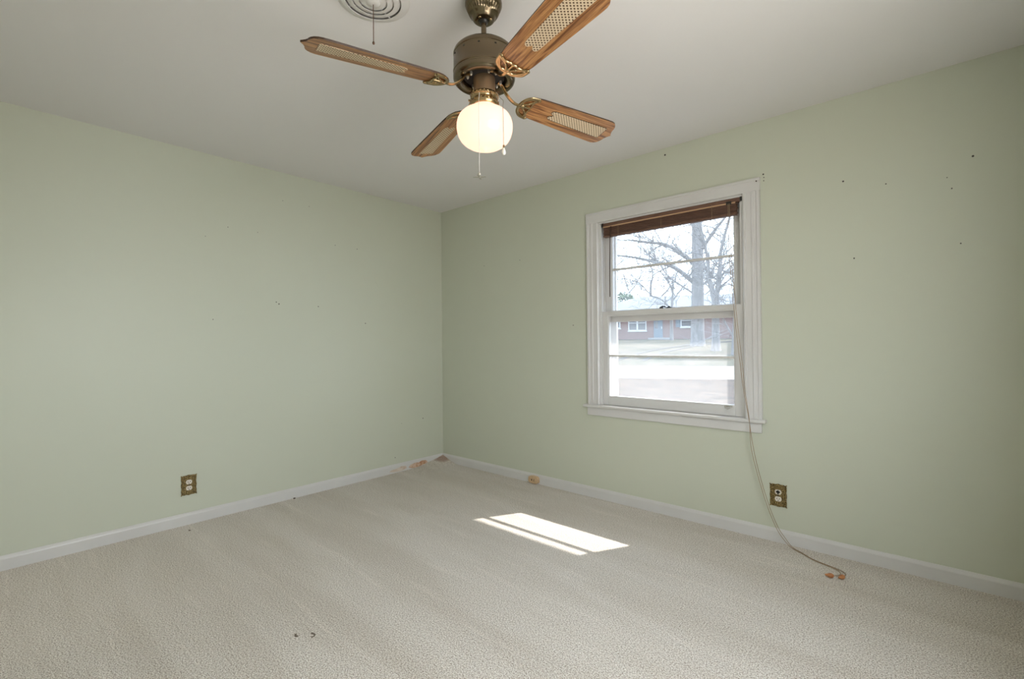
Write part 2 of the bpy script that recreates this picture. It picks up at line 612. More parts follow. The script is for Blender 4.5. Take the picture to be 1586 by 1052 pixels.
struct(build(MB().box((-.12, YN - .2, HC), (XM + .12, .2, HC + .1)), 'ceiling', M['ceiling']))
wall_left = struct(build(MB().box((-.12, YN - .2, -.12), (0, .2, HC)), 'wall_left', M['wall']))
wb = MB()
wb.box((0, 0, -.12), (WX0, .1, HC)).box((WX1, 0, -.12), (XM, .1, HC))
wb.box((WX0, 0, -.12), (WX1, .1, WZ0)).box((WX0, 0, WZ1), (WX1, .1, HC))
wall_right = struct(build(wb, 'wall_right', M['wall']))
eb = MB()
eb.box((-6, .1, -.5), (WX0, .2, HC)).box((WX1, .1, -.5), (9, .2, HC))
eb.box((WX0, .1, -.5), (WX1, .2, WZ0)).box((WX0, .1, WZ1), (WX1, .2, HC))
struct(build(eb, 'wall_outside', M['brick']))
wn_ = MB().box((0, YN - .2, -.12), (DX0, YN, HC)).box((DX1, YN - .2, -.12), (XM, YN, HC)).box((DX0, YN - .2, DZ1), (DX1, YN, HC))
hb = MB()
hb.box((DX0 - .5, YN - 1.2, -.12), (DX1 + .5, YN - .2, 0)).box((DX0 - .5, YN - 1.2, HC), (DX1 + .5, YN - .2, HC + .1))
hb.box((DX0 - .6, YN - 1.2, -.12), (DX0 - .5, YN - .2, HC)).box((DX1 + .5, YN - 1.2, -.12), (DX1 + .6, YN - .2, HC)).box((DX0 - .6, YN - 1.3, -.12), (DX1 + .6, YN - 1.2, HC))
struct(build(hb, 'wall_hall_added', M['blank']))  # unseen hall box, added to hold the fill lamp
db = MB()
db.box((DX0 - .06, YN, 0), (DX0 + .015, YN + .018, DZ1 + .06)).box((DX1 - .015, YN, 0), (DX1 + .06, YN + .018, DZ1 + .06)).box((DX0, YN, DZ1 - .015), (DX1, YN + .018, DZ1 + .06))
struct(build(db, 'door_added', M['trim']))  # trim around the added, unseen doorway
struct(build(wn_, 'wall_near', M['wall']))
ws_ = MB()
ws_.box((XM, YN - .2, -.12), (XM + .12, UY0, HC)).box((XM, UY1, -.12), (XM + .12, .1, HC))
ws_.box((XM, UY0, -.12), (XM + .12, UY1, UZ0)).box((XM, UY0, UZ1), (XM + .12, UY1, HC))
struct(build(ws_, 'wall_side', M['wall']))
# eave over the outside wall: soffit, fascia, gutter
struct(build(MB().box((-6, .2, 2.28), (9, .95, 2.33)).box((-6, .91, 2.275), (9, .95, 2.47)).box((-6, .95, 2.385), (9, 1.04, 2.47)), 'roof', M['hwhite']))

# baseboards
prof = [(0, 0), (0.013, 0), (0.013, 0.058), (0.011, 0.064), (0.007, 0.070), (0.004, 0.0755), (0, 0.0755)]
bb = MB()
bb.prism([(-a, b_) for a, b_ in prof], ((0.0, 0, 0), (0, 1, 0), (0, 0, 1), (1, 0, 0)), 0, XM)
struct(build(bb, 'baseboard_right', M['trim'], smooth=False))
bb = MB()
bb.prism(prof, ((0, 0, 0), (1, 0, 0), (0, 0, 1), (0, -1, 0)), 0.013, -YN)
bl = struct(build(bb, 'baseboard_left', M['trim']))
patch = MB()
pa = [(-.20, .028), (-.22, .05), (-.27, .056), (-.30, .046), (-.345, .05), (-.40, .04), (-.42, .02), (-.38, .006), (-.30, .006), (-.25, .01)]
patch.prism(pa, ((0.0131, 0, 0), (0, 1, 0), (0, 0, 1), (1, 0, 0)), -0.001, 0.0012)
build(patch, 'paint_chip', M['barewood'], bl)
patch = MB()
patch.prism([(-.44, .02), (-.45, .042), (-.50, .048), (-.55, .036), (-.60, .034), (-.63, .020), (-.58, .010), (-.50, .007)], ((0.0131, 0, 0), (0, 1, 0), (0, 0, 1), (1, 0, 0)), -0.001, 0.0010)
build(patch, 'paint_chip', M['palechip'], bl)

# nail holes and pulled-nail chips in the plaster
def nail(wall, axis, a, z, r=0.0035):
    r *= .78
    mb = MB()
    if axis == 'L':
        mb.tube([(-0.004, a, z), (0.0012, a, z)], r, 8)
    else:
        mb.tube([(a, 0.004, z), (a, -0.0012, z)], r, 8)
    build(mb, 'nail_hole', M['hole'], wall)


for a, z, r in [(-1.525, 2.23, .003), (-1.324, 2.228, .003), (-1.896, 1.968, .0035), (-2.032, 1.884, .003), (-1.703, 1.964, .003),
                (-1.112, 1.957, .004), (-.916, 1.953, .004), (-1.577, 1.47, .005), (-1.558, 1.457, .006), (-1.257, 1.453, .005),
                (-1.99, 1.33, .004), (-.843, 1.33, .0055), (-.243, .447, .006), (-.484, .43, .003), (-.556, .134, .005)]:
    nail(wall_left, 'L', a, z, r)
for a, z, r in [(3.275, 1.992, .006), (3.77, 1.994, .006), (3.453, 1.938, .004), (3.697, 1.861, .004), (3.725, 1.598, .004),
                (3.318, 1.579, .005), (2.891, 2.122, .006), (2.894, 2.103, .004), (2.893, 2.084, .004), (1.016, 1.849, .004),
                (1.551, 1.283, .005), (.593, 1.848, .004), (1.674, 2.108, .006), (3.681, 1.916, .003), (2.298, 2.394, .008)]:
    nail(wall_right, 'R', a, z, r)

# small marks on the carpet
def mark(x, y, pts, w):
    mb = MB()
    mb.tube([(x + a, y + b_, 0.0005) for a, b_ in pts], w, 6, flat=0.4, upv=(0, 0, 1))
    build(mb, 'scorch_mark', M['mark'], floor)


mark(1.74, -2.195, [(-.03, -.012), (-.02, -.018), (-.008, -.014)], .005)
mark(1.75, -2.17, [(0.0, 0.008), (.02, .012), (.03, .004), (.028, -.006)], .0035)
mark(.132, -2.167, [(-.012, 0), (0, .005), (.01, 0)], .004)

# ------------------------------------------------------------------ window 1
w1 = bpy.data.objects.new('window_1', None)
w1.location = ((WX0 + WX1) / 2, 0, WZ0)
link(w1)
struct(w1)
w1['label'] = 'white double-hung window with four horizontal panes in the green wall'


def casing_profile(w):
    # across the board (0 = inner edge, w = outer edge) against thickness
    return [(0, 0), (0, .012), (.006, .017), (.014, .017), (.018, .013), (.046, .013), (.050, .018), (.058, .018), (.062, .015),
            (w - .020, .015), (w - .016, .022), (w - .003, .022), (w, .018), (w, 0)]


CW = 0.095
cpz = casing_profile(CW)
c = MB().prism([(-a, b_) for a, b_ in cpz], ((WX0 + .002, 0, 0), (1, 0, 0), (0, -1, 0), (0, 0, 1)), WZ0 + .012, WZ1)
build(c, 'casing', M['trim'], w1)
c = MB().prism(cpz, ((WX1 - .002, 0, 0), (1, 0, 0), (0, -1, 0), (0, 0, 1)), WZ0 + .012, WZ1)
build(c, 'casing', M['trim'], w1)
hp = [(0, 0), (0, .015), (.004, .018), (.058, .018), (.062, .023), (.074, .023), (.076, .019), (.076, 0)]
c = MB().prism(hp, ((0, 0, WZ1), (0, 0, 1), (0, -1, 0), (1, 0, 0)), WX0 - .095, WX1 + .095)
build(c, 'casing', M['trim'], w1)
build(MB().box((WX0 - .125, -.042, .672), (WX1 + .115, .03, .692)), 'stool', M['trim'], w1, bevel=.006, bseg=3)
build(MB().box((WX0 - .098, -.018, .612), (WX1 + .09, .0, .672)), 'apron', M['trim'], w1, bevel=.003)
jb = MB()
jb.box((WX0, 0, WZ0), (WX0 + .012, .2, WZ1)).box((WX1 - .012, 0, WZ0), (WX1, .2, WZ1))
jb.box((WX0 + .012, 0, WZ1 - .012), (WX1 - .012, .2, WZ1)).box((WX0 + .012, .03, WZ0), (WX1 - .012, .22, WZ0 + .02))
# parting beads
jb.box((WX0 + .012, .052, WZ0), (WX0 + .022, .060, WZ1 - .013)).box((WX1 - .022, .052, WZ0), (WX1 - .0125, .060, WZ1 - .013))
jb.box((WX0 + .012, .006, WZ0), (WX0 + .022, .014, WZ1 - .013)).box((WX1 - .022, .006, WZ0), (WX1 - .0125, .014, WZ1 - .013))
build(jb, 'jamb', M['trim'], w1)


def sash(name, y0, y1, x0, x1, z0, z1, st, bot, top, mz):
    f = MB()
    f.box((x0, y0, z0), (x0 + st, y1, z1)).box((x1 - st, y0, z0), (x1, y1, z1))
    f.box((x0 + st, y0, z0), (x1 - st, y1, z0 + bot)).box((x0 + st, y0, z1 - top), (x1 - st, y1, z1))
    s_ = build(f, name, M['trim'], w1, bevel=.003)
    # glazing stops
    ym = (y0 + y1) / 2
    g = MB()
    a0, a1, b0, b1 = x0 + st, x1 - st, z0 + bot, z1 - top
    for yy in ((y0 + .005, ym - .003), (ym + .003, y1 - .004)):
        g.box((a0, yy[0], b0), (a0 + .007, yy[1], b1)).box((a1 - .007, yy[0], b0), (a1, yy[1], b1))
        g.box((a0 + .007, yy[0], b0), (a1 - .007, yy[1], b0 + .007)).box((a0 + .007, yy[0], b1 - .007), (a1 - .007, yy[1], b1))
    build(g, 'glazing_stop', M['trim'], s_)
    build(MB().box((a0, y0 + .004, mz - .007), (a1, y1 - .003, mz + .007)), 'muntin', M['trim'], s_, bevel=.002)
    build(MB().box((a0, ym - .002, b0), (a1, ym + .002, mz - .006)), 'glass_pane', M['glass'], s_)
    build(MB().box((a0, ym - .002, mz + .006), (a1, ym + .002, b1)), 'glass_pane', M['glass'], s_)
    return s_


lower = sash('lower_sash', .016, .050, WX0 + .0125, WX1 - .0125, .693, 1.375, .050, .060, .030, 1.052)
upper = sash('upper_sash', .062, .096, WX0 + .0125, WX1 - .0125, 1.298, 2.014, .058, .077, .045, 1.683)
# outer storm frame behind the sashes
stf = MB()
stf.box((WX0 + .012, .13, WZ0 + .02), (WX0 + .07, .15, WZ1 - .012)).box((WX1 - .05, .13, WZ0 + .02), (WX1 - .012, .15, WZ1 - .012))
stf.box((WX0 + .05, .13, WZ0 + .02), (WX1 - .05, .15, WZ0 + .045)).box((WX0 + .05, .13, WZ1 - .04), (WX1 - .05, .15, WZ1 - .012))
build(stf, 'storm_frame', M['trim'], w1)
# sash lock on the meeting rail and the lift on the bottom rail
lk = MB()
lk.tube([(2.245, .034, 1.376), (2.245, .034, 1.386)], .013, 12)
lk.tube([(2.245, .034, 1.387), (2.26, .020, 1.390), (2.282, .016, 1.384)], .0045, 8)
build(lk, 'sash_lock', M['black'], lower, smooth=True)
lk = MB().box((2.275, .04, 1.376), (2.31, .062, 1.384)).tube([(2.292, .05, 1.384), (2.292, .05, 1.39)], .008, 8)
build(lk, 'sash_keeper', M['black'], lower)
lf = MB()
lf.tube([(2.66, .012, .753), (2.662, .002, .743), (2.675, .0, .738), (2.69, .002, .745), (2.694, .014, .750)], .0035, 8)
lf.box((2.655, .012, .745), (2.70, .017, .757))
build(lf, 'sash_lift', M['chain'], lower, smooth=True)
# curtain-rod screw holes in the casing corner
scw = MB()
scw.tube([(2.858, -.019, 2.085), (2.858, -.0235, 2.085)], .004, 8)
build(scw, 'screw', M['burn'], w1)

# ------------------------------------------------------------------ blind
bd = thing('window_blind', 'brown wooden slat blind drawn up to the top of the white window', 'blind', ((WX0 + WX1) / 2, 0, 1.99))
bx0, bx1 = 1.815, 2.772
build(MB().box((bx0, -.004, 1.992), (bx1, .034, 2.016)), 'headrail', M['blind'], bd, bevel=.002)
build(MB().box((bx0 + .01, -.009, 1.984), (bx1 - .035, -.004, 1.992)), 'valance_lip', M['blindlip'], bd)
sl = MB()
rng = random.Random(4)
z = 1.982
k = 0
while z > 1.927:
    dx = rng.uniform(-.003, .003)
    dy = rng.uniform(-.003, .003)
    sl.box((bx0 + .015 + dx, -.008 + dy, z - .0040), (bx1 - .03 + dx, .026 + dy, z))
    z -= .0066
build(sl, 'slat_stack', M['blind'], bd)
build(MB().box((bx0 + .013, -.010, 1.914), (bx1 - .032, .028, 1.926)), 'bottom_rail', M['blind'], bd, bevel=.002)
for xx in (bx0 + .004, bx1 - .004):
    build(MB().box((xx - .006, -.006, 1.992), (xx + .006, .036, 2.0175)), 'bracket', M['black'], bd)
for xx in (1.95, 2.27, 2.60):
    lad = MB()
    lad.tube([(xx, -.010, 1.996), (xx, -.0125, 1.96), (xx, -.012, 1.912)], .0012, 6)
    build(lad, 'ladder_cord', M['cord'], bd)
build(MB().tube([(1.893, -.014, 1.985), (1.89, -.02, 1.90), (1.886, -.022, 1.70), (1.885, -.022, 1.476)], .0038, 8), 'tilt_wand', M['bladeedge'], bd, smooth=True)
build(MB().box((2.685, -.012, 1.98), (2.715, -.003, 2.0)), 'cord_lock', M['black'], bd)


def spline(pts, n=8):
    pts = [Vector(p) for p in pts]
    out = []
    for i in range(len(pts) - 1):
        p0, p1, p2, p3 = pts[max(i - 1, 0)], pts[i], pts[i + 1], pts[min(i + 2, len(pts) - 1)]
        for k in range(n):
            t_ = k / n
            out.append(0.5 * ((2 * p1) + (p2 - p0) * t_ + (2 * p0 - 5 * p1 + 4 * p2 - p3) * t_ ** 2 + (3 * p1 - p0 - 3 * p2 + p3) * t_ ** 3))
    out.append(pts[-1])
    return out


cord_a = [(2.697, -.012, 1.985), (2.703, -.03, 1.847), (2.712, -.045, 1.649), (2.735, -.048, 1.338), (2.765, -.05, 1.03), (2.781, -.05, .879),
          (2.812, -.055, .693), (2.830, -.05, .544), (2.858, -.045, .397), (2.907, -.045, .221), (2.952, -.045, .104), (2.986, -.042, .05), (3.025, -.047, .006),
          (3.08, -.09, .004), (3.141, -.141, .004), (3.231, -.177, .004), (3.275, -.200, .004), (3.292, -.232, .004), (3.284, -.268, .007)]
build(MB().tube(spline(cord_a, 6), .0017, 6), 'pull_cord', M['cord'], bd, smooth=True)
cord_b = [(2.705, -.012, 1.985), (2.712, -.03, 1.846), (2.723, -.045, 1.648), (2.746, -.048, 1.337), (2.776, -.05, 1.031), (2.793, -.05, .842),
          (2.814, -.056, .693), (2.820, -.052, .543), (2.848, -.047, .396), (2.897, -.047, .22), (2.942, -.047, .102), (2.978, -.05, .045), (3.022, -.057, .006),
          (3.08, -.10, .004), (3.145, -.150, .004), (3.225, -.184, .004), (3.262, -.21, .004), (3.270, -.25, .004), (3.248, -.292, .008)]
build(MB().tube(spline(cord_b, 6), .0017, 6), 'pull_cord', M['cord'], bd, smooth=True)
for (cx, cy, ang) in ((3.281, -.287, R(-120)), (3.235, -.303, R(195))):
    t_ = MB()
    prof = [(.0004, -.018), (.006, -.017), (.0095, -.012), (.011, -.005), (.0095, .003), (.006, .010), (.0045, .016), (.003, .019), (.0004, .0195)]
    t_.lathe(prof, 16)
    mt = Matrix.Translation((cx, cy, .0115)) @ Matrix.Rotation(ang, 4, 'Z') @ Matrix.Rotation(R(90), 4, 'Y')
    t_.v = [tuple(mt @ Vector(v)) for v in t_.v]
    build(t_, 'cord_tassel', M['tassel'], bd, smooth=True)

# ------------------------------------------------------------------ outlets
def outlet(loc, ax, az_n, label, busy):
    """loc = centre on the wall, ax = horizontal axis on the wall, az_n = normal into the room"""
    ax, nn, zz = Vector(ax), Vector(az_n), Vector((0, 0, 1))
    loc = Vector(loc)
    root = thing('wall_outlet', label, 'outlet', loc)
    W, H = .041, .060
    # wavy outline with curled corners
    out = []
    nseg = 14
    def edge(p, q, bulge):
        for k in range(nseg):
            f = k / nseg
            x_ = p[0] + (q[0] - p[0]) * f
            y_ = p[1] + (q[1] - p[1]) * f
            dx, dy = q[1] - p[1], -(q[0] - p[0])
            L = math.hypot(dx, dy)
            w_ = .0016 * math.cos(6 * PI * f) - .0016 * math.sin(PI * f) + bulge * math.sin(PI * f) ** 2
            out.append((x_ + dx / L * w_, y_ + dy / L * w_))
    for p, q, bg_ in (((-W, -H), (-W, H), .0), ((-W, H), (W, H), .003), ((W, H), (W, -H), .0), ((W, -H), (-W, -H), .003)):
        edge(p, q, -bg_)
    mb = MB()
    mb.prism(out, (loc, ax, zz, nn), .0, .006)
    pl = build(mb, 'cover_plate', M['plate'], root, bevel=.0015)
    sc_ = MB()

    def P(a, b_, h):
        return loc + ax * a + zz * b_ + nn * h
    # scroll relief
    for sx in (-1, 1):
        for sz in (-1, 1):
            pts = []
            for k in range(26):
                an = k / 25 * 3.4 * PI
                rr = .0125 * (1 - k / 32)
                pts.append(P(sx * (W - .012 + rr * math.cos(an)), sz * (H - .012 + rr * math.sin(an)), .007))
            sc_.tube(pts, [.0026 - .0012 * k / 25 for k in range(26)], 6)
            pts = []
            for k in range(20):
                an = k / 19 * 2.6 * PI
                rr = .0085 * (1 - k / 26)
                pts.append(P(sx * (W - .010 - rr * math.cos(an) * .8), sz * (.018 + rr * math.sin(an)), .007))
            sc_.tube(pts, .0019, 6)
            sc_.tube([P(sx * (W - .003), sz * (H - .003), .005), P(sx * (W + .002), sz * (H + .003), .006), P(sx * (W + .001), sz * (H + .005), .006)], [.004, .003, .0015], 6)
            pts = [P(sx * .004, sz * (H - .004), .007), P(sx * .014, sz * (H - .001), .008), P(sx * .022, sz * (H - .008), .007)]
            sc_.tube(spline(pts, 5), .0022, 6)
        sc_.tube(spline([P(sx * (W - .004), -.012, .007), P(sx * (W - .0005), 0, .008), P(sx * (W - .004), .012, .007)], 5), .0024, 6)
    for sz in (-1, 1):
        b0 = len(sc_.v)
        sc_.sphere((0, 0, 0), .006, 10, 6)
        for i in range(b0, len(sc_.v)):
            sc_.v[i] = tuple(P(0, sz * (H - .005), .006) + Vector(sc_.v[i]) * .9)
    build(sc_, 'scrollwork', M['plate'], pl, smooth=True)
    for sz in (-1, 1):
        cz = sz * .0195
        o_ = []
        for k in range(28):
            an = 2 * PI * k / 28
            o_.append((.0172 * math.cos(an), cz + max(-.0135, min(.0135, .0172 * math.sin(an)))))
        rc = build(MB().prism(o_, (loc, ax, zz, nn), .004, .0088), 'receptacle', M['cream'], root, bevel=.001)
        sl_ = MB()
        for sx, hh in ((-1, .0042), (1, .0034)):
            q0, q1 = sx * .0062 - .0014, sx * .0062 + .0014
            sl_.prism([(q0, cz + .002 - hh), (q1, cz + .002 - hh), (q1, cz + .002 + hh), (q0, cz + .002 + hh)], (loc, ax, zz, nn), .0085, .0092)
        sl_.prism([(.0026 * math.cos(2 * PI * k / 10), cz - .0075 + .0026 * math.sin(2 * PI * k / 10)) for k in range(10)], (loc, ax, zz, nn), .0085, .0092)
        build(sl_, 'slot', M['dark'], rc)
        if busy and sz == 1:
            cap = MB()
            cap.prism([(-.010, cz - .003), (.010, cz - .003), (.010, cz + .0055), (-.010, cz + .0055)], (loc, ax, zz, nn), .0085, .012)
            cap.prism([(-.004, cz - .010), (.004, cz - .010), (.004, cz + .010), (-.004, cz + .010)], (loc, ax, zz, nn), .0085, .012)
            build(cap, 'slot_cover', M['black'], rc)
    build(MB().tube([loc + nn * .005, loc + nn * .0085], .0032, 10), 'screw', M['black'], root)
    return root


outlet((0, -2.135, .253), (0, 1, 0), (1, 0, 0), 'ornate antique-gold outlet plate on the plain wall away from the window', False)
outlet((2.949, 0, .266), (1, 0, 0), (0, -1, 0), 'ornate antique-gold outlet plate beside the hanging blind cord', True)

# ------------------------------------------------------------------ cable jack on the baseboard
jk = thing('phone_jack', 'small tan round-cornered jack box low on the white baseboard', 'jack', (1.165, -.014, .034))
o_ = []
for k in range(40):
    an = 2 * PI * k / 40
    cx, sx = math.cos(an), math.sin(an)
    o_.append((.050 * math.copysign(abs(cx) ** .6, cx), .030 * math.copysign(abs(sx) ** .6, sx)))
jo = Vector((1.165, -.013, .034))
jf = (jo, (1, 0, 0), (0, 0, 1), (0, -1, 0))
build(MB().prism([(a * 1.02, b_ * 1.02) for a, b_ in o_], jf, 0, .006), 'base', M['jack'], jk)
build(MB().prism(o_, jf, .006, .026), 'cover', M['jack'], jk, bevel=.004, bseg=3)
build(MB().prism([(-.016, -.008), (-.008, -.008), (-.008, .006), (-.016, .006)], jf, .0255, .0268), 'socket', M['dark'], jk)
build(MB().prism([(.006, -.010), (.010, -.010), (.016, .010), (.012, .010)], jf, .0255, .0268), 'groove', M['burn'], jk)

# dropped speck by the left baseboard
sk = MB().sphere((.030, -1.468, .005), .006, 8, 6, (1.3, 1.6, .8))
tag(build(sk, 'dirt_crumb', M['burn'], smooth=True), 'dark crumb on the carpet against the long left baseboard', 'crumb')

# ------------------------------------------------------------------ ceiling vent
VC = Vector((2.087, -2.071, HC))
vt = thing('ceiling_vent', 'round white ceiling vent of stepped rings with a bead chain', 'vent', VC)
build(MB().lathe([(.0005, -.001), (.118, -.001), (.118, -.0005)], 64, VC), 'throat', M['throat'], vt)
for i, (ro, zt) in enumerate(((.127, .0), (.100, -.002), (.076, -.004), (.052, -.006))):
    pr = [(ro, zt), (ro - .002, zt - .006), (ro - .012, zt - .011), (ro - .0255, zt - .0135), (ro - .026, zt - .012), (ro - .013, zt - .009), (ro - .004, zt - .004), (ro - .003, zt)]
    if i == 0:
        pr = [(.134, 0), (.134, -.003), (.128, -.005)] + [(a, b_ - .001) for a, b_ in pr[1:]]
    build(MB().lathe(pr, 72, VC), 'ring', M['vent'], vt, smooth=True)
build(MB().lathe([(.0005, -.026), (.010, -.026), (.022, -.023), (.027, -.018), (.026, -.012), (.010, -.012), (.0005, -.012)], 40, VC), 'centre_cap', M['vent'], vt, smooth=True)
sp_ = MB()
for a in (0.4, 0.4 + PI / 2, 0.4 + PI, 0.4 + 3 * PI / 2):
    d_ = Vector((math.cos(a), math.sin(a), 0))
    sp_.tube([VC + d_ * .015 + Vector((0, 0, -.012)), VC + d_ * .122 + Vector((0, 0, -.004))], .003, 6)
build(sp_, 'spoke', M['vent'], vt)
ch = MB()
zz = -.026
while zz > -.163:
    ch.sphere((VC.x, VC.y, HC + zz), .0021, 6, 4)
    zz -= .0046
ch.tube([(VC.x, VC.y, HC - .025), (VC.x, VC.y, HC - .163)], .0009, 5)
chn = build(ch, 'bead_chain', M['darkchain'], vt, smooth=True)
build(MB().sphere((VC.x, VC.y, HC - .168), .0048, 10, 8, (1, 1, 1.25)), 'chain_bell', M['darkchain'], chn, smooth=True)

# ------------------------------------------------------------------ ceiling fan
FX, FY = 2.3794, -1.7856
FA = Vector((FX, FY, 0))
fan = thing('ceiling_fan', 'four-bladed bronze ceiling fan with cane-inset wooden blades and a lit white globe', 'ceiling fan', (FX, FY, HC))
fc = (FX, FY, 0)


def at(z):
    return (FX, FY, z)


# canopy: fluted bell
cprof = [(.0005, 2.44), (.060, 2.44), (.0675, 2.436), (.069, 2.428), (.069, 2.418), (.066, 2.410), (.0625, 2.407), (.0605, 2.404),
         (.056, 2.392), (.050, 2.381), (.045, 2.376), (.0435, 2.373), (.040, 2.366), (.034, 2.361), (.022, 2.360), (.020, 2.362), (.015, 2.363), (.0005, 2.363)]
build(MB().lathe(cprof, 72, fc, flute=lambda i: 7 <= i <= 9), 'canopy', M['bronze'], fan, smooth=True)
for a in (R(-75), R(15)):
    bt = MB().sphere((FX + .029 * math.cos(a), FY + .029 * math.sin(a), 2.360), .0055, 8, 6, (1, 1, .6))
    build(bt, 'canopy_screw', M['brass'], fan, smooth=True)
build(MB().sphere((FX, FY, 2.366), .019, 16, 10), 'hanger_ball', M['black'], fan, smooth=True)
build(MB().tube([at(2.365), at(2.262)], .0098, 16), 'downrod', M['bronze'], fan, smooth=True)
mprof = [(.0005, 2.268), (.030, 2.268), (.060, 2.263), (.090, 2.256), (.104, 2.250), (.111, 2.243), (.1145, 2.234), (.1145, 2.229), (.1125, 2.2275), (.1125, 2.224), (.1140, 2.2225),
         (.1140, 2.172), (.1155, 2.170), (.1155, 2.163), (.1135, 2.161), (.1135, 2.157), (.1155, 2.155), (.1155, 2.142), (.113, 2.135), (.108, 2.130), (.100, 2.128),
         (.090, 2.131), (.084, 2.136), (.080, 2.145), (.078, 2.160), (.0005, 2.162)]
motor = build(MB().lathe(mprof, 72, fc), 'motor_housing', M['bronze'], fan, smooth=True)
for k in range(12):
    vn = MB()
    a = 2 * PI * k / 12 + .1
    d_ = Vector((math.cos(a), math.sin(a), 0))
    tn = Vector((-d_.y, d_.x, 0))
    c0 = FA + d_ * .1138
    vn.prism([(-.0035, 0), (.0035, 0), (.0035, .004), (-.0035, .004)], (c0 + Vector((0, 0, 2.214)), tn, (0, 0, 1), d_), -.001, .0012)
    build(vn, 'vent_slot', M['dark'], motor)
build(MB().lathe([(.0005, 2.160), (.077, 2.160), (.077, 2.150), (.056, 2.146), (.0005, 2.146)], 48, fc), 'flywheel', M['dark'], fan, smooth=True)
swprof = [(.0005, 2.150), (.038, 2.150), (.0405, 2.146), (.041, 2.140), (.0405, 2.122), (.041, 2.098), (.0425, 2.092), (.043, 2.088), (.040, 2.085), (.0005, 2.085)]
build(MB().lathe(swprof, 48, fc), 'switch_housing', M['satin'], fan, smooth=True)
# light fitter with leaf edged rings
fprof = [(.0005, 2.088), (.043, 2.088), (.049, 2.085), (.0515, 2.080), (.0515, 2.074), (.047, 2.071), (.045, 2.066), (.047, 2.060), (.0525, 2.054), (.0545, 2.048), (.053, 2.042), (.047, 2.036), (.0005, 2.035)]
fit = build(MB().lathe(fprof, 48, fc), 'light_fitter', M['brass'], fan, smooth=True)
lf = MB()
for ring_z, ring_r, nleaf in ((2.077, .0525, 22), (2.052, .0545, 24)):
    for k in range(nleaf):
        a = 2 * PI * k / nleaf
        d_ = Vector((math.cos(a), math.sin(a), 0))
        tn = Vector((-d_.y, d_.x, 0))
        c0 = FA + d_ * ring_r + Vector((0, 0, ring_z))
        for s_ in (-1, 1):
            lf.tube([c0 - d_ * .0012 + tn * .0055 + Vector((0, 0, s_ * .005)), c0, c0 - d_ * .0008 - tn * .001], [.0008, .0016, .001], 5)
build(lf, 'leaf_band', M['brass'], fit, smooth=True)
for a in (R(-15), R(105), R(225)):
    d_ = Vector((math.cos(a), math.sin(a), 0))
    build(MB().tube([FA + d_ * .045 + Vector((0, 0, 2.063)), FA + d_ * .060 + Vector((0, 0, 2.063))], [.003, .0042], 8), 'thumb_screw', M['brass'], fan, smooth=True)
# schoolhouse globe
gprof = [(.047, 2.042), (.0475, 2.037), (.052, 2.031), (.066, 2.024), (.082, 2.015), (.094, 2.003), (.101, 1.989), (.1045, 1.974), (.1048, 1.958), (.1025, 1.942),
         (.0975, 1.927), (.0895, 1.913), (.077, 1.901), (.062, 1.8915), (.044, 1.8855), (.028, 1.882), (.016, 1.8785), (.008, 1.8745), (.0005, 1.8725)]
globe = build(MB().lathe(gprof, 64, fc), 'globe_shade', M['globe'], fan, smooth=True)

# blades (modelled once along +X, then copied)
ob = [(.609, .0)]
half = [(.6377, 0), (.631, .009), (.6255, .018), (.6215, .028), (.6195, .040), (.616, .051), (.608, .0625), (.597, .0705), (.583, .0738), (.560, .0737)]
side = [(.45, .0690), (.32, .0625), (.24, .0585), (.205, .0545), (.187, .0475), (.173, .037), (.165, .024), (.161, .010)]
top = half[1:] + side
outline = [half[0]] + top + [(.1605, 0)] + [(a, -b_) for a, b_ in reversed(top)]
Z0 = 2.0966
brow = [R(0)]


def blade_matrix(ang, droop):
    mt = Matrix.Translation((FX, FY, Z0)) @ Matrix.Rotation(ang, 4, 'Z') @ Matrix.Rotation(-droop, 4, 'Y') @ Matrix.Rotation(R(-12.4), 4, 'X')
    return mt


idf = ((0, 0, 0), (1, 0, 0), (0, 1, 0), (0, 0, 1))


class LocalMB(MB):
    pass


def build_local(mb, name, mats, parent=None, **kw):
    """vertices already in the parent's own space"""
    o = build(mb, name, mats, None, **kw)
    if parent is not None:
        o.parent = parent
    return o


bmb = MB()
bmb.prism(outline, idf, 0, .006)
blade = build_local(bmb, 'blade', [M['blade'], M['bladeedge']])
for p_ in blade.data.polygons:
    if abs(p_.normal.z) < .5:
        p_.material_index = 1
# cane panel on the underside (and top)
pan = [(.588, -.030), (.588, .030), (.583, .0345)]
for k in range(1, 12):
    u_ = .583 - (.583 - .325) * k / 11
    pan.append((u_, .0345 - (.0345 - .0265) * k / 11))
pan += [(.315, .0255), (.306, .0215), (.303, .0150), (.306, .0085), (.314, .0040), (.320, 0)]
low = [(a, -b_) for a, b_ in reversed(pan[2:-1])]
pan = pan[:2] + pan[2:] + low
pan_o = pan
pm = MB()
pm.prism(pan, idf, -.0014, .0006)
cane = build_local(pm, 'cane_panel', M['cane'], blade)
bd_ = MB()
bd_.tube([(a, b_, -.0012) for a, b_ in pan], .0011, 5, closed=True)
build_local(bd_, 'panel_bead', M['bladeedge'], cane)
# blade iron: leaf-shaped holder under the root and a curved arm up to the motor
im = MB()
zi = -.004


def leaf(sgn):
    pts = []
    a0, b0 = .166, 0.004 * sgn
    a1, b1 = .205, .054 * sgn
    for k in range(24):
        f = k / 23
        if f <= .5:
            g = f * 2
            pts.append((a0 + (a1 - a0) * g - .020 * math.sin(PI * g), b0 + (b1 - b0) * g, zi))
        else:
            g = (1 - f) * 2
            pts.append((a0 + (a1 - a0) * g + .010 * math.sin(PI * g), b0 + (b1 - b0) * g - .002 * sgn * math.sin(PI * g), zi))
    return pts[:-1]


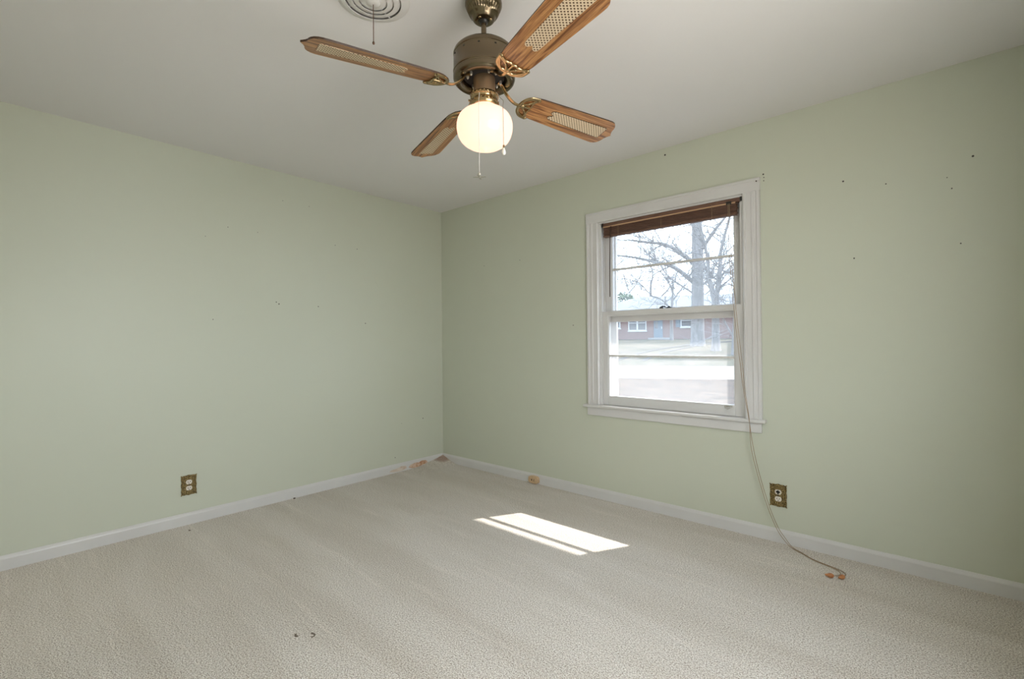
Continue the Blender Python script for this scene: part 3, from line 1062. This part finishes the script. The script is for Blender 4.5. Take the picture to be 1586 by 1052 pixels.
for sgn in (-1, 1):
    im.tube(leaf(sgn), .0042, 8, closed=True, flat=.8, upv=(0, 0, 1))
    im.tube(spline([(.166, 0, zi), (.180, .012 * sgn, zi), (.196, .026 * sgn, zi)], 5), [.0035] * 10 + [.002], 6)
    mous = [(.203, 0, zi), (.206, .010 * sgn, zi), (.203, .022 * sgn, zi), (.206, .036 * sgn, zi), (.215, .050 * sgn, zi), (.220, .0565 * sgn, zi)]
    im.tube(spline(mous, 5), .0040, 8, flat=.8, upv=(0, 0, 1))
    im.tube(spline([(.156, 0, zi), (.158, .018 * sgn, zi), (.168, .038 * sgn, zi), (.186, .053 * sgn, zi), (.216, .0575 * sgn, zi)], 5), .0055, 8, flat=.8, upv=(0, 0, 1))
    im.sphere((.217, .0525 * sgn, zi - .002), .0055, 10, 6, (1, 1, .7))
    im.sphere((.188, .020 * sgn, zi - .002), .0045, 10, 6, (1, 1, .7))
im.tube(spline([(.204, 0, zi), (.18, 0, zi), (.160, 0, zi - .001)], 5), .0050, 8)
im.sphere((.172, 0, zi - .002), .008, 10, 8, (1.3, 1, .6))
iron = build_local(im, 'blade_iron', M['brass'], blade, smooth=True)
droops = [-.0236, -.0322, -.0185, .0072]
TH0 = R(73.51)
blades = [blade]
for k in range(1, 4):
    nb_ = blade.copy()
    link(nb_)
    for chd in list(blade.children):
        c2 = chd.copy()
        link(c2)
        c2.parent = nb_
        if chd is iron or chd.name == iron.name:
            pass
    blades.append(nb_)
inv = Matrix.Translation((-FX, -FY, -HC))
for k, b_ in enumerate(blades):
    b_.parent = fan
    b_.matrix_parent_inverse = Matrix.Identity(4)
    b_.matrix_local = inv @ blade_matrix(TH0 + k * PI / 2, droops[k] / .6)
    # arm from the iron to the flywheel
    a = TH0 + k * PI / 2
    d_ = Vector((math.cos(a), math.sin(a), 0))
    dz = droops[k] / .6 * .16
    zt = Z0 + dz - .004
    arm = MB()
    pts = [FA + d_ * .162 + Vector((0, 0, zt)), FA + d_ * .140 + Vector((0, 0, zt - .001)), FA + d_ * .118 + Vector((0, 0, zt + .008)),
           FA + d_ * .095 + Vector((0, 0, zt + .028)), FA + d_ * .078 + Vector((0, 0, 2.138)), FA + d_ * .058 + Vector((0, 0, 2.146))]
    sp_ = spline(pts, 5)
    arm.tube(sp_, [.0075 + .002 * (i / len(sp_)) for i in range(len(sp_))], 10, flat=.55, upv=(0, 0, 1))
    ao = build(arm, 'blade_arm', M['brass'], fan, smooth=True)
    for s_ in (-1, 1):
        tn = Vector((-d_.y, d_.x, 0)) * (.014 * s_)
        sb = MB().tube([FA + d_ * .062 + tn + Vector((0, 0, 2.150)), FA + d_ * .062 + tn + Vector((0, 0, 2.138))], .0052, 6)
        sb.sphere(FA + d_ * .062 + tn + Vector((0, 0, 2.137)), .004, 8, 5)
        build(sb, 'arm_bolt', M['chain'], fan, smooth=True)

# pull chains: toward the room side of the fan
tc_ = Vector((CAMP.x - FX, CAMP.y - FY, 0)).normalized()
rc_ = Vector((-tc_.y, tc_.x, 0))
def FP(r_, t__, z):
    return FA + rc_ * r_ + tc_ * t__ + Vector((0, 0, z))


pc = MB()
pc.tube(spline([FP(.044, .030, 2.080), FP(.058, .040, 2.055), FP(.068, .060, 2.034), FP(.0655, .088, 2.0), FP(.066, .090, 1.96), FP(.067, .0895, 1.856)], 6), .0014, 6)
pch = build(pc, 'pull_chain', M['chain'], fan, smooth=True)
kb_ = MB()
b0 = len(kb_.v)
kb_.lathe([(.0004, .004), (.0035, .004), (.0038, -.004), (.0036, -.006), (.0004, -.006)], 12)
kb_.v = [tuple(Vector(v) + FP(.067, .0895, 1.856)) for v in kb_.v]
build(kb_, 'knob_cap', M['brass'], pch, smooth=True)
kb_ = MB()
kb_.lathe([(.0004, -.005), (.0034, -.006), (.0050, -.012), (.0072, -.019), (.0075, -.024), (.0058, -.029), (.003, -.031), (.0004, -.0315)], 16)
kb_.v = [tuple(Vector(v) + FP(.067, .0895, 1.856)) for v in kb_.v]
build(kb_, 'pull_knob', M['porcelain'], pch, smooth=True)
pc = MB()
pc.tube(spline([FP(-.018, .040, 2.080), FP(-.019, .053, 2.054), FP(-.02, .075, 2.033), FP(-.02, .104, 2.0), FP(-.02, .1085, 1.974), FP(-.02, .1085, 1.90), FP(-.02, .1085, 1.752)], 6), .0010, 6)
pch = build(pc, 'pull_string', M['string'], fan, smooth=True)
fb = MB()
c0 = FP(-.02, .1085, 1.739)
fb.sphere(c0 + Vector((0, 0, .010)), .0055, 10, 8)
fb.sphere(c0, .0052, 10, 6, (1, 1, .7))
for a in (R(10), R(100), R(190), R(280)):
    d_ = rc_ * math.cos(a) + tc_ * math.sin(a)
    fb.tube([c0, c0 + d_ * .008, c0 + d_ * .023], [.002, .0042, .0036], 6, flat=.3, upv=(0, 0, 1))
build(fb, 'fan_shaped_fob', M['chain'], pch, smooth=True)

# ------------------------------------------------------------------ outdoors
S = Vector((.909, .416, 0)).normalized()
NN = Vector((-.416, .909, 0)).normalized()
O0 = Vector((CAMP.x, CAMP.y, 0))


def gz(d):
    pts = [(2, -.5), (10, -.37), (18, -.2), (25, -.10), (31, .55), (37, 1.08), (42, 1.30), (60, 1.7), (110, 2.6)]
    if d <= pts[0][0]:
        return pts[0][1]
    for (a, b_), (c_, e_) in zip(pts, pts[1:]):
        if d <= c_:
            return b_ + (e_ - b_) * (d - a) / (c_ - a)
    return pts[-1][1]


def O(s_, d, z=None):
    p_ = O0 + S * s_ + NN * d
    return Vector((p_.x, p_.y, gz(d) if z is None else z))


def strip(name, d0, d1, matl, n):
    mb = MB()
    vs, fs = [], []
    ss = [-60 + 8 * i for i in range(18)]
    for j in range(n + 1):
        d = d0 + (d1 - d0) * j / n
        for s_ in ss:
            p_ = O(s_, d)
            vs.append(p_)
    w_ = len(ss)
    for j in range(n):
        for i in range(w_ - 1):
            fs.append((j * w_ + i, j * w_ + i + 1, (j + 1) * w_ + i + 1, (j + 1) * w_ + i))
    # skirt to give the ground some depth
    k = len(vs)
    vs2 = [Vector((v.x, v.y, v.z - .4)) for v in vs]
    fs += [tuple(k + q for q in reversed(f)) for f in fs]
    mb.add(vs + vs2, fs)
    return struct(build(mb, name, matl, fix=False))


# near lawn is clipped against the house wall
nl = MB()
pts = [(-60, .2), (30, .2)]
nlv = [Vector((-12, .2, -.5)), Vector((12, .2, -.5))]
a_, b_ = O(-60, 18), O(30, 18)
nl.add([(-40, .2, -.5), (24, .2, -.5), tuple(O(40, 18)), tuple(O(-70, 18)), (-40, .2, -.9), (24, .2, -.9), tuple(O(40, 18, -.9)), tuple(O(-70, 18, -.9))],
       [(0, 1, 2, 3), (7, 6, 5, 4), (0, 4, 5, 1), (1, 5, 6, 2), (2, 6, 7, 3), (3, 7, 4, 0)])
struct(build(nl, 'lawn_near', M['lawn']))
strip('street', 18, 25, M['street'], 3)
strip('lawn_far', 25, 110, M['farlawn'], 34)
# worn wheel tracks across the far lawn
for off in (0, 1.4):
    tk = MB()
    pp = spline([O(-2.2 + off, 26.6), O(-1.2 + off * .9, 29.5), O(.6 + off * .8, 32.5), O(3.0 + off * .5, 35.5), O(5.6, 37.5 - off * .3)], 6)
    pp = [Vector((p_.x, p_.y, p_.z + .05)) for p_ in pp]
    pp = [Vector((p_.x, p_.y, gz((p_ - O0).dot(NN)) + .004)) for p_ in pp]
    tk.tube(pp, .16, 6, flat=.10, upv=(0, 0, 1))
    struct(build(tk, 'path', M['track']))

# brick house across the street
HD, HB = 42.0, 1.30
house = thing('brick_house', 'low red-brick house with a grey roof across the street', 'house', O(0, HD))


def hbox(s0, s1, d0, d1, z0, z1):
    vs = [O(s_, d, z) for z in (z0, z1) for s_, d in ((s0, d0), (s1, d0), (s1, d1), (s0, d1))]
    return vs, [(0, 3, 2, 1), (4, 5, 6, 7), (0, 1, 5, 4), (1, 2, 6, 5), (2, 3, 7, 6), (3, 0, 4, 7)]


build(MB().add(*hbox(-5.2, 14, HD, HD + 8, HB - .6, 3.80)), 'wall', M['brick'], house)
rf = MB()
e0, e1, dd0, dd1, ez, rz = -5.8, 14.6, HD - .6, HD + 8.6, 3.72, 5.25
rv = [O(e0, dd0, ez), O(e1, dd0, ez), O(e1, dd1, ez), O(e0, dd1, ez), O(e0 + 4.2, HD + 4, rz), O(e1 - .0, HD + 4, rz)]
rv2 = [v + Vector((0, 0, .12)) for v in rv[:4]]
rf.add(rv[:4] + rv2 + rv[4:], [(3, 2, 1, 0), (0, 1, 5, 4), (1, 2, 6, 5), (2, 3, 7, 6), (3, 0, 4, 7), (4, 5, 9, 8), (6, 7, 8, 9), (7, 4, 8), (5, 6, 9)])
build(rf, 'roof', M['shingle'], house)
build(MB().add(*hbox(e0, e1, dd0 - .03, dd0, ez - .05, ez + .15)), 'fascia', M['hwhite'], house)


def hwin(s0, s1, z0, z1, mull, shut):
    f = MB()
    y0, y1 = HD - .07, HD + .02
    w_ = .08
    for q in ((s0, s0 + w_, z0, z1), (s1 - w_, s1, z0, z1), (s0, s1, z0, z0 + w_), (s0, s1, z1 - w_, z1), (s0, s1, (z0 + z1) / 2 - .03, (z0 + z1) / 2 + .03)):
        f.add(*hbox(q[0], q[1], y0, y1, q[2], q[3]))
    if mull:
        mm_ = (s0 + s1) / 2
        f.add(*hbox(mm_ - .07, mm_ + .07, y0, y1, z0, z1))
    f.add(*hbox(s0 - .06, s1 + .06, y0 - .04, y1, z0 - .08, z0))
    wo = build(f, 'window', M['hwhite'], house)
    build(MB().add(*hbox(s0 + .04, s1 - .04, HD - .04, HD + .01, z0 + .04, z1 - .04)), 'pane', M['hglass'], wo)
    for a in shut:
        build(MB().add(*hbox(a, a + .36, HD - .05, HD + .02, z0, z1)), 'shutter', M['hblue'], wo)


hwin(-4.6, -3.1, 2.25, 3.35, False, [])
hwin(-2.45, -.95, 2.02, 3.35, True, [])
hwin(1.78, 2.68, 2.27, 3.35, False, [1.40, 2.70])
hwin(6.6, 7.8, 2.1, 3.35, False, [])
dr = build(MB().add(*hbox(-.36, .36, HD - .05, HD + .02, HB, 3.40)), 'door', M['hblue'], house)
build(MB().add(*hbox(-.26, -.02, HD - .07, HD - .04, 2.2, 3.25)), 'pane', M['hglass'], dr)
build(MB().add(*hbox(.24, .30, HD - .09, HD - .04, 2.15, 2.35)), 'handle', M['hwhite'], dr)
build(MB().add(*hbox(-.8, .9, HD - 1.1, HD - .01, HB - .3, HB + .12)), 'doorstep', M['street'], house)


# bare trees
def grow(mb, rng, p_, d_, L, r_, lev, maxlev, n=5, droop=0.0):
    pts, rs = [p_.copy()], [r_]
    q = p_.copy()
    dv = d_.normalized()
    for i in range(n):
        dv = (dv + Vector((rng.uniform(-1, 1), rng.uniform(-1, 1), rng.uniform(-.8, .9) - droop)) * .20).normalized()
        q = q + dv * (L / n)
        pts.append(q.copy())
        rs.append(max(.010, r_ * (1 - .75 * (i + 1) / n)))
    mb.tube(pts, rs, 6 if r_ > .06 else (4 if r_ > .02 else 3), cap=False)
    if lev >= maxlev:
        return
    kk = rng.randint(3, 5)
    for c_ in range(kk):
        i = rng.randint(1, n)
        base = pts[i]
        tdir = (pts[i] - pts[i - 1]).normalized()
        side_ = Vector((rng.uniform(-1, 1), rng.uniform(-1, 1), rng.uniform(-.6, 1.0)))
        nd = (tdir * .75 + side_ * .75).normalized()
        grow(mb, rng, base, nd, L * rng.uniform(.45, .7), max(.011, rs[i] * .62), lev + 1, maxlev, max(3, n - 1), droop)


def tree(label, s_, d, pts, limbs, seed, crown=None, group='bare trees across the street', cat='tree', depth=4):
    base = O(s_, d)
    root = thing('bare_tree', label, cat, base, group)
    rng = random.Random(seed)
    mb = MB()
    P_ = [base + Vector((0, 0, -.25))] + [O(s_ + a, d + b_, base.z + z) for a, b_, z, r_ in pts]
    rs = [pts[0][3] * 1.35] + [q[3] for q in pts]
    sp1 = spline(P_, 4)
    rr = []
    for i in range(len(P_) - 1):
        for k in range(4):
            rr.append(rs[i] + (rs[i + 1] - rs[i]) * k / 4)
    rr.append(rs[-1])
    mb.tube(sp1, rr, 12)
    build(mb, 'trunk', M['bark'], root, smooth=True)
    cb = MB()
    for lp, r0, r1, lev in limbs:
        q = [O(s_ + a, d + b_, base.z + z) for a, b_, z in lp]
        sq = spline(q, 5)
        m_n = len(sq)
        rad = [r0 + (r1 - r0) * i / (m_n - 1) for i in range(m_n)]
        cb.tube(sq, rad, 7, cap=False)
        for i in range(2, m_n):
            for _r in range(rng.choice((1, 1, 2))):
                tdir = (sq[i] - sq[i - 1]).normalized()
                nd = (tdir * .5 + Vector((rng.uniform(-1, 1), rng.uniform(-.8, .8), rng.uniform(-.9, 1)))).normalized()
                grow(cb, rng, sq[i], nd, rng.uniform(1.0, 2.1), max(.012, rad[i] * .42), 1, lev, 4)
        grow(cb, rng, sq[-1], (sq[-1] - sq[-2]), 1.8, r1 * .9, 1, lev, 4)
    build(cb, 'crown', M['bark'], root, smooth=False, fix=False)
    return root


# big tree: thick straight trunk, two long limbs reaching left
tree('thick-trunked bare tree seen through the window, tallest before the brick house', 2.50, 34,
     [(0, 0, 0, .52), (0, 0, .6, .43), (.02, 0, 2.6, .40), (.05, 0, 5.0, .38), (.05, 0, 7.2, .34), (.0, 0, 10, .26), (.1, 0, 13, .15)],
     [([(-.1, 0, 5.4), (-.9, .3, 6.2), (-1.9, .4, 6.9), (-3.0, .2, 7.1), (-4.4, -.2, 7.3)], .17, .05, 3),
      ([(-.2, 0, 4.2), (-1.4, -.4, 5.2), (-2.6, -.6, 5.6), (-3.9, -.5, 6.0), (-5.4, -.4, 6.3)], .16, .05, 3),
      ([(.2, 0, 6.2), (1.0, -.4, 7.4), (1.8, -.8, 8.4), (2.4, -.9, 9.6)], .13, .05, 3),
      ([(.1, 0, 7.4), (-.5, .8, 8.8), (-1.4, 1.2, 10), (-2.4, 1.4, 11)], .14, .05, 3),
      ([(.2, .1, 3.9), (1.1, -.6, 4.5), (2.2, -1.0, 4.6), (3.4, -1.3, 4.3)], .07, .03, 3),
      ([(-.1, .1, 3.4), (-.9, .9, 4.1), (-1.8, 1.4, 4.9), (-2.4, 1.7, 5.9)], .08, .03, 3)], 11)
# forked tree nearer the street
tree('fork-trunked bare tree right of the thick tree, before the brick house', 3.30, 31,
     [(0, 0, 0, .32), (0, 0, .5, .24), (.0, 0, 1.6, .21), (0, 0, 2.6, .22), (-.02, 0, 3.0, .19)],
     [([(0, 0, 2.8), (-.18, 0, 3.6), (-.36, 0, 4.6), (-.40, .1, 5.6), (-.7, .2, 7.2)], .17, .07, 2),
      ([(0, 0, 2.8), (.14, 0, 3.7), (.28, 0, 4.8), (.34, -.1, 6.0), (.8, -.2, 7.8)], .18, .07, 2),
      ([(.2, 0, 4.2), (.9, .2, 5.0), (1.7, .3, 5.4), (2.4, .2, 5.4)], .05, .02, 2),
      ([(-.1, 0, 3.4), (.7, -.3, 3.9), (1.4, -.5, 3.3), (2.0, -.6, 2.7)], .04, .02, 2)], 23)
tree('slim twiggy bare tree at the right edge of the window view', 3.98, 29,
     [(0, 0, 0, .14), (0, 0, .5, .10), (.04, 0, 1.2, .085), (.06, 0, 2.0, .06)],
     [([(0, 0, 1.0), (-.3, 0, 1.6), (-.6, .1, 2.3), (-.7, .1, 3.2)], .05, .02, 2),
      ([(.05, 0, 1.5), (.4, .1, 2.1), (.7, .1, 3.0), (.8, .1, 4.1)], .05, .02, 2),
      ([(.05, 0, 1.9), (.0, .2, 2.8), (.1, .2, 3.8), (-.1, .2, 5.0)], .05, .02, 2)], 31)
tree('small spreading bare tree left of the thick tree, against the grey roof', 1.0, 39.5,
     [(0, 0, 0, .16), (0, 0, 1.0, .12), (.02, 0, 2.2, .11), (.1, 0, 3.4, .09), (.15, 0, 4.6, .06)],
     [([(0, 0, 2.4), (-.7, .1, 3.2), (-1.5, .2, 3.6), (-2.4, .2, 4.6), (-3.4, .2, 5.0)], .07, .025, 3),
      ([(.05, 0, 3.0), (.7, .1, 3.9), (1.3, .1, 4.6), (1.6, .1, 5.6)], .06, .02, 3),
      ([(.1, 0, 4.0), (-.4, .1, 4.9), (-.9, .1, 5.5), (-1.7, .1, 5.7)], .06, .02, 3)], 47)
# trees behind the house
for i, (s_, d, h_) in enumerate(((-5.0, 58, 9), (-1.0, 62, 10), (4.0, 60, 11), (8.0, 57, 10))):
    lb = ['pale bare tree behind the left end of the grey roof', 'pale bare tree behind the middle of the grey roof',
          'pale bare tree behind the roof, hidden partly by the thick trunk', 'pale bare tree behind the roof at the right edge of the window view',
          'pale bare tree behind the house, farthest to the right'][i]
    tree(lb, s_, d, [(0, 0, 0, .25), (0, 0, 1.5, .2), (.1, 0, 4, .17), (.2, 0, h_ * .7, .1)],
         [([(0, 0, 2.5), (-1.2, .4, 4), (-2.4, .5, 5.5), (-3.2, .4, h_ * .8)], .11, .04, 3),
          ([(.1, 0, 3.2), (1.3, .4, 4.8), (2.4, .3, 6), (3.3, .5, h_ * .85)], .11, .04, 3),
          ([(.2, 0, h_ * .6), (.4, .2, h_ * .8), (.0, .3, h_ * .95), (.3, .3, h_ * 1.1)], .09, .03, 3)], 60 + i, group='bare trees behind the house')

# rounded evergreen at the left, behind the roof
ev = thing('evergreen_shrub', 'rounded green evergreen at the left behind the grey roof', 'shrub', O(-3.6, 54))
rng = random.Random(8)
el = MB()
cb0 = O(-3.6, 54)
for k in range(1500):
    th, ph = rng.uniform(0, 2 * PI), math.acos(rng.uniform(-1, 1))
    rad = (rng.uniform(.5, 1)) ** .4
    c_ = cb0 + Vector((1.7 * rad * math.sin(ph) * math.cos(th), 1.7 * rad * math.sin(ph) * math.sin(th), 2.7 + 2.3 * rad * math.cos(ph)))
    a1 = Vector((rng.uniform(-1, 1), rng.uniform(-1, 1), rng.uniform(-1, 1))).normalized()
    a2 = a1.orthogonal().normalized()
    a3 = a1.cross(a2)
    q = .16
    el.add([c_ - a2 * q, c_ + a3 * q * .5, c_ + a2 * q, c_ - a3 * q * .5, c_ + a1 * q * .25], [(0, 1, 4), (1, 2, 4), (2, 3, 4), (3, 0, 4)])
build(el, 'crown', M['evergreen'], ev, fix=False)
build(MB().tube([cb0 + Vector((0, 0, -.1)), cb0 + Vector((0, 0, 3))], .12, 8), 'trunk', M['bark'], ev)

# overhead line on the far side of the street, strung between two poles
pl = thing('power_line', 'thin overhead power line crossing the window view beyond the street', 'power line', O(2, 26.5))
for px_ in (-26, 30):
    pr_ = O(px_, 26.5)
    po = build(MB().tube([pr_ + Vector((0, 0, -.2)), pr_ + Vector((0, 0, 5.6))], [.15, .11], 10), 'pole', M['bark'], pl, smooth=True)
    build(MB().tube([pr_ + NN * -.5 + Vector((0, 0, 5.3)), pr_ + NN * .5 + Vector((0, 0, 5.3))], .06, 6), 'crossarm', M['bark'], po)
for off in (-.45, .45):
    w_ = MB()
    w_.tube([O(-26 + 56 * k / 32, 26.5 + off, gz(26.5) + 5.36 - 4.0 * (k / 32) * (1 - k / 32)) for k in range(33)], .011, 5)
    build(w_, 'wire', M['black'], pl)

# ------------------------------------------------------------------ unseen window added around the side fill lamp
w3 = bpy.data.objects.new('window_added', None)
w3.location = (XM, (UY0 + UY1) / 2, UZ0)
link(w3)
struct(w3)
f = MB()
for q in ((UY0, UY0 + .06, UZ0, UZ1), (UY1 - .06, UY1, UZ0, UZ1), (UY0, UY1, UZ0, UZ0 + .06), (UY0, UY1, UZ1 - .06, UZ1), (UY0, UY1, 1.38, 1.43)):
    f.box((XM + .03, q[0], q[2]), (XM + .08, q[1], q[3]))
build(f, 'window_frame', M['trim'], w3)
build(MB().box((XM + .053, UY0 + .05, UZ0 + .05), (XM + .057, UY1 - .05, UZ1 - .05)), 'glass_pane', M['glass'], w3)
# ground behind the house
struct(build(MB().box((-20, -30, -.9), (24, YN - .2, -.5)), 'ground', M['farlawn']))
